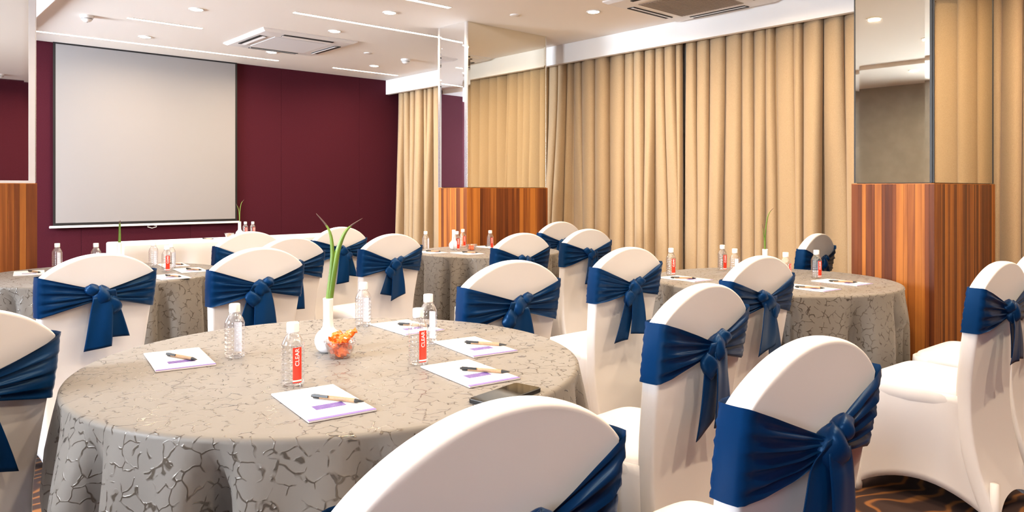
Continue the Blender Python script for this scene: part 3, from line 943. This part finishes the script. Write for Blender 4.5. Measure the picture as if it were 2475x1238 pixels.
def bottle(x, y, label, face=None, table=TABLE_H):
    """face: heading (deg clockwise from -Y towards -X ...) the label is turned to; None = label turned away from the camera"""
    to_cam = math.atan2(-x, y)            # rotation that turns local -Y to the camera
    rz = to_cam + (math.radians(face) if face is not None else math.radians(160))
    t = thing('water_bottle', label, 'bottle', (x, y, table+0.0004), rz, 'small clear water bottles')
    put('bottle_body', BODY_ME, t); put('cap', CAP_ME, t); put('neck_ring', NECK_ME, t)
    lb = put('label', LABEL_ME, t); put('lettering', LETTER_ME, lb)
    return t
bottle(0.809, 2.071, 'clear water bottle without visible label at the left of the foreground table')
bottle(0.800, 1.686, 'nearest water bottle with a red label, behind the front notepad', 22)
bottle(1.328, 2.254, 'clear water bottle right of the vase at the far rim of the foreground table')
bottle(1.148, 1.661, 'water bottle with red label on the right of the foreground table', 28)
bottle(1.326, 1.865, 'clear water bottle half hidden behind the right red label bottle', 150)
bottle(0.935, 5.140, 'water bottle with white cap at the left end of the left table')
bottle(1.112, 5.000, 'water bottle with only its cap showing above the back left chair')
bottle(1.400, 4.870, 'leftmost clear bottle of three standing before the white head table')
bottle(1.367, 4.509, 'red label bottle in the trio on the left table', 12)
bottle(1.444, 4.683, 'rearmost clear bottle of the trio on the left table', 140)
bottle(3.345, 4.740, 'water bottle at the left rim of the far table, beside a chair', 120)
bottle(3.526, 4.578, 'red label bottle on the far table in front of its vase', 25)
bottle(3.760, 4.800, 'rear red label bottle by the candy bowl on the far table', 30)
bottle(3.798, 4.497, 'red label bottle standing alone at the right of the far table', 30)
bottle(3.379, 2.456, 'red label bottle at the left rim of the right hand table', 30)
bottle(3.800, 2.400, 'red label bottle at the back of the right hand table before the curtain', 35)
bottle(3.606, 2.200, 'clear bottle partly hidden by a chair on the right hand table')
bottle(3.588, 1.896, 'red label bottle close to the chair back on the right hand table', 60)
bottle(3.845, 1.858, 'rightmost water bottle, before the small chair by the near column', 40)
bottle(3.000, 7.400, 'left one of two small bottles on the white head table', 15)
bottle(3.060, 7.360, 'right one of two small bottles on the white head table', 25)

# ------------------------------------------------------------------ vases with leaves
VASE_ME = MB().lathe([(0.020,0.0),(0.026,0.002),(0.034,0.012),(0.0385,0.026),(0.039,0.036),(0.036,0.048),(0.029,0.058),(0.020,0.066),(0.0155,0.075),(0.0142,0.09),(0.0140,0.12),(0.0145,0.150),(0.0150,0.154),(0.0138,0.1555),(0.0115,0.154),(0.0110,0.10)], 32, cap1=False).mesh('vase', M['ceramic'], True)
def leaf_mesh(pts, w0, tipfrac=0.84):
    """a curved blade along pts (x, y, z); V-shaped section, tapering to a point"""
    n = 26
    def at(t):
        q = t*(len(pts)-1); k = min(int(q), len(pts)-2); fr = q-k
        p0 = Vector(pts[max(k-1,0)]); p1 = Vector(pts[k]); p2 = Vector(pts[k+1]); p3 = Vector(pts[min(k+2,len(pts)-1)])
        return 0.5*((2*p1)+(p2-p0)*fr+(2*p0-5*p1+4*p2-p3)*fr**2+(3*p1-p0-3*p2+p3)*fr**3)
    side = Vector((math.cos(YAW), -math.sin(YAW), 0)).normalized()
    mb = MB(); v = []
    for i in range(n+1):
        t = i/n; p = at(t)
        w = w0*(1-t)**0.75*(0.75+0.6*t) + 0.0006
        fwd = Vector((side.y, -side.x, 0))
        v += [p - side*w/2, p + fwd*w*0.22, p + side*w/2]
    f = []; m = []
    for i in range(n):
        a = i*3
        mi = 1 if i/n > tipfrac else 0
        mb.f += [(a,a+1,a+4,a+3),(a+1,a+2,a+5,a+4)]; mb.m += [mi,mi]
    mb.v = [tuple(p) for p in v]
    return mb.mesh('leaf', [M['leaf'], M['leaf_tip']], True)
SX, SY = math.cos(YAW), -math.sin(YAW)        # sideways as the blades fan out
def blade(points): return [(a*SX, a*SY, z) for a, z in points]
LEAF_A = leaf_mesh(blade([(0.001,0.11),(0.006,0.16),(0.018,0.24),(0.030,0.30),(0.055,0.355),(0.100,0.388)]), 0.025)
LEAF_B = leaf_mesh(blade([(-0.002,0.11),(0.001,0.16),(0.010,0.24),(0.012,0.30),(0.002,0.355),(-0.035,0.402)]), 0.019)
LEAF_C = leaf_mesh(blade([(0.0,0.11),(0.003,0.17),(0.004,0.24),(0.007,0.29)]), 0.020)
LEAF_D = leaf_mesh(blade([(-0.003,0.11),(0.000,0.17),(0.001,0.24),(0.000,0.285)]), 0.017)
LEAF_E = leaf_mesh(blade([(0.0,0.11),(0.000,0.18),(0.004,0.27),(0.018,0.34),(0.045,0.375)]), 0.010)
LEAF_F = leaf_mesh(blade([(-0.001,0.11),(-0.003,0.17),(-0.006,0.23),(-0.015,0.29)]), 0.007)
def vase(x, y, label, leaves):
    t = thing('bud_vase', label, 'vase', (x, y, TABLE_H+0.0004), group='white bud vases with green leaves')
    put('vase', VASE_ME, t)
    for me in leaves: solid(put('leaf', me, t), 0.0008)
vase(1.041, 1.964, 'white bud vase with two curling leaves on the foreground table', (LEAF_A, LEAF_B))
vase(1.215, 4.900, 'white bud vase with upright leaf on the left table', (LEAF_C, LEAF_D))
vase(3.582, 4.690, 'white bud vase without visible leaves on the far table', ())
vase(3.640, 2.040, 'bud vase with a thin arching leaf behind a chair on the right hand table', (LEAF_E, LEAF_F))
vase(2.925, 7.36, 'small bud vase with two thin leaves on the white head table', (LEAF_E, leaf_mesh(blade([(0,0.11),(-0.002,0.20),(-0.012,0.28),(-0.035,0.335)]), 0.009)))

# ------------------------------------------------------------------ candy bowls
BOWL_ME = MB().lathe([(0.020,0.001),(0.028,0.0),(0.0295,0.004),(0.034,0.018),(0.0405,0.036),(0.0455,0.048),(0.0440,0.048),(0.0385,0.036),(0.032,0.018),(0.026,0.006),(0.012,0.005)], 48,
                     fn=lambda r, z, a: r*(1+0.035*math.cos(12*a)*sm(0.002,0.012,z)), cap0=True, cap1=True).mesh('bowl', M['glass'], True)
def candy_mesh(seed):
    rng = random.Random(seed)
    mb = MB()
    def P(u, v):
        th = u*2*math.pi; x = lerp(-0.021, 0.021, v)
        a = abs(x)
        r = 0.0105*(1-(a/0.0165)**4) if a < 0.0140 else lerp(0.0050, 0.0100, sm(0.0140,0.021,a))
        flat = 1.0 if a < 0.0140 else 0.45
        r *= 1 + 0.22*math.sin(2*th+seed) + 0.14*math.sin(5*th+x*300)
        return (x, r*math.cos(th), r*flat*math.sin(th) + (0 if a < 0.0140 else 0.003*math.sin(th*2+seed)))
    mb.grid(P, 11, 11, wrap=True)
    return mb.mesh('candy', M['wrapper'], False)
CANDY = [candy_mesh(i) for i in range(4)]
def candies(x, y, where, spots, seed):
    rng = random.Random(seed)
    for k, (dx, dy, dz, rx, ry, rz) in enumerate(spots):
        o = put('wrapped_candy', CANDY[k % 4])
        o.location = (x+dx, y+dy, TABLE_H+dz); o.rotation_euler = (rx, ry, rz); o.scale = (1.0,1.15,1.15)
        tag(o, 'orange wrapped candy lying in ' + where, 'candy', 'orange candies in ' + where)
def bowl(x, y, label):
    o = put('candy_bowl', BOWL_ME, None, (x, y, TABLE_H+0.0004)); tag(o, label, 'bowl', 'fluted glass candy bowls')
bowl(1.03, 1.873, 'small fluted glass bowl of orange candies on the foreground table')
candies(1.03, 1.873, 'the glass bowl on the foreground table',
        [(0.000,0.013,0.0165,0.2,0.0,0.35),(0.000,-0.013,0.0165,0.9,0.0,0.35),(-0.013,0.002,0.036,0.2,0.12,1.75),(0.013,-0.002,0.036,1.2,-0.12,1.75),
         (-0.004,0.014,0.056,0.5,-0.3,0.25),(0.006,-0.014,0.055,0.2,-0.35,0.1),(0.030,0.000,0.062,0.4,-0.5,-0.6)], 1)
bowl(3.625, 4.520, 'small glass bowl of orange candies on the far table')
candies(3.625, 4.520, 'the glass bowl on the far table', [(0.000,0.013,0.0165,0.2,0.0,0.35),(0.000,-0.013,0.0165,0.9,0.0,0.35),(0.0,0.0,0.037,0.3,0.1,1.8)], 2)
bowl(2.790, 7.280, 'small glass bowl of orange candies on the white head table')
candies(2.790, 7.280, 'the glass bowl on the white head table', [(0.000,0.013,0.0165,0.2,0.0,0.35),(0.000,-0.013,0.0165,0.9,0.0,0.35),(0.0,0.0,0.037,0.3,0.1,1.8)], 3)

# ------------------------------------------------------------------ notepads and pens
PW, PH = 0.147, 0.248
b = MB(); b.box(-PW/2, PW/2, -PH/2, PH/2, 0.0007, 0.0042)
PAD_ME = b.mesh('pages', M['paper'])
BACKING_ME = MB().box(-PW/2-0.0004, PW/2+0.0004, -PH/2-0.0004, PH/2+0.0004, 0.0, 0.0007).mesh('backing', M['woodcore'])
EDGE_ME = MB().box(-PW/2, PW/2, -PH/2-0.0003, -PH/2+0.012, 0.0042, 0.0045).mesh('purple_band', M['purple_edge'])
LOGO_ME = MB().box(-0.034, 0.034, -0.058, -0.026, 0.0042, 0.0044).mesh('printed_logo', M['purple_ink'])
barrel = MB(); barrel.tube([(-0.050,0,0),(0.040,0,0)], 0.0048, 14)
BARREL_ME = barrel.mesh('barrel', M['kraft'], False)
TIP_ME = MB().tube([(0.040,0,0),(0.042,0,0),(0.055,0,0),(0.062,0,0)], [0.0048,0.0050,0.0026,0.0009], 14).mesh('tip', M['black'], True)
TOP_ME = MB().tube([(-0.052,0,0),(-0.066,0,0),(-0.0665,0,0),(-0.072,0,0)], [0.0050,0.0050,0.0033,0.0031], 14).mesh('push_button', M['black'], False)
CLIP_ME = bevel(MB().box(-0.066, -0.026, -0.0028, 0.0028, 0.0052, 0.0076).build('clip', M['black']), 0.0008)
CLIP_O = CLIP_ME; CLIP_ME = CLIP_O.data; bpy.data.objects.remove(CLIP_O)
def pad(x, y, ang, label, logo=True):
    t = thing('notepad', label, 'notepad', (x, y, TABLE_H+0.0004), math.radians(ang), 'white notepads with purple logo')
    put('pages', PAD_ME, t); put('backing', BACKING_ME, t); put('purple_band', EDGE_ME, t)
    if logo: put('printed_logo', LOGO_ME, t)
def pen(x, y, ang, label):
    t = thing('pen', label, 'pen', (x, y, TABLE_H+0.0004+0.0045+0.0052), math.radians(ang), 'brown paper pens with black clip')
    put('barrel', BARREL_ME, t); put('tip', TIP_ME, t); put('push_button', TOP_ME, t)
    c = put('clip', CLIP_ME, t); c.rotation_euler = (math.radians(62), 0, 0)
for (x, y, a, px_, py_, pa, lp, lq) in [
    (0.681,2.141,-9,  0.687,2.127,-73, 'white notepad at the left rim of the foreground table', 'brown pen on the left notepad of the foreground table'),
    (0.778,1.496,-7,  0.806,1.470,-62, 'nearest white notepad with purple lower edge on the foreground table', 'brown pen on the nearest notepad'),
    (1.185,1.488,-7,  1.214,1.452,-59, 'white notepad beside the phone on the foreground table', 'brown pen on the notepad beside the phone'),
    (1.394,1.724,-9,  1.427,1.705,-61, 'white notepad at the right rim of the foreground table', 'brown pen on the right rim notepad of the foreground table'),
    (1.418,2.120,-4,  1.445,2.100,-62, 'white notepad behind the two bottles at the far rim of the foreground table', 'brown pen half hidden behind two bottles on the foreground table'),
    (0.760,4.930,-9,  0.785,4.910,-74, 'white notepad at the left end of the left table', 'brown pen on the notepad at the left end of the left table'),
    (1.290,4.210,0,   1.302,4.170,-72, 'white notepad right behind the back left chair on the left table', 'brown pen on the notepad right behind the back left chair'),
    (1.490,4.480,-6,  1.500,4.440,-70, 'white notepad at the right rim of the left table', 'brown pen on the notepad at the right rim of the left table'),
    (1.510,4.860,-6,  1.530,4.840,-70, 'white notepad at the back of the left table near the bottles', 'brown pen on the notepad at the back of the left table'),
    (3.411,4.300,-4,  3.435,4.290,-65, 'white notepad at the front of the far table', 'brown pen on the front notepad of the far table'),
    (3.270,4.560,-4,  3.290,4.550,-65, 'white notepad at the left rim of the far table', 'brown pen on the left notepad of the far table'),
    (3.930,4.650,-4,  3.950,4.640,-65, 'white notepad at the back of the far table before the wooden base', 'brown pen on the rear notepad of the far table'),
    (3.290,2.300,-6,  3.270,2.292,-58, 'white notepad at the left rim of the right hand table', 'brown pen on the left notepad of the right hand table'),
    (3.420,1.690,-6,  3.395,1.667,-67, 'white notepad nearest on the right hand table', 'brown pen on the nearest notepad of the right hand table'),
    (3.750,1.680,-7,  3.735,1.661,-71, 'rightmost white notepad, at the right rim of the right hand table', 'brown pen on the rightmost notepad'),
    (2.560,7.150,0,   2.549,7.160,-60, 'white notepad on the long white head table', 'dark pen on the head table notepad')]:
    pad(x, y, a, lp); pen(px_, py_, pa, lq)

# ------------------------------------------------------------------ phone
t = thing('phone', 'black smartphone lying on the foreground table behind the near chair', 'phone', (1.112,1.262,TABLE_H+0.0004), math.radians(10), None)
def rounded(hx, hy, r, n=6):
    pts = []
    for cx_, cy_, a0 in ((hx-r,hy-r,0),(-hx+r,hy-r,90),(-hx+r,-hy+r,180),(hx-r,-hy+r,270)):
        for i in range(n+1):
            a = math.radians(a0+90*i/n); pts.append((cx_+r*math.cos(a), cy_+r*math.sin(a)))
    return pts
def slab(hx, hy, r, z0, z1):
    p = rounded(hx, hy, r); n = len(p)
    v = [(x,y,z0) for x, y in p] + [(x,y,z1) for x, y in p]
    return MB().add(v, [tuple(reversed(range(n))), tuple(range(n,2*n))] + [(i,(i+1) % n,n+(i+1) % n,n+i) for i in range(n)])
bevel(slab(0.0875,0.039,0.010,0,0.0095).build('phone_body', M['phone'], t), 0.0015)
slab(0.0845,0.036,0.008,0.0095,0.0099).build('phone_screen', M['glass_screen'], t)
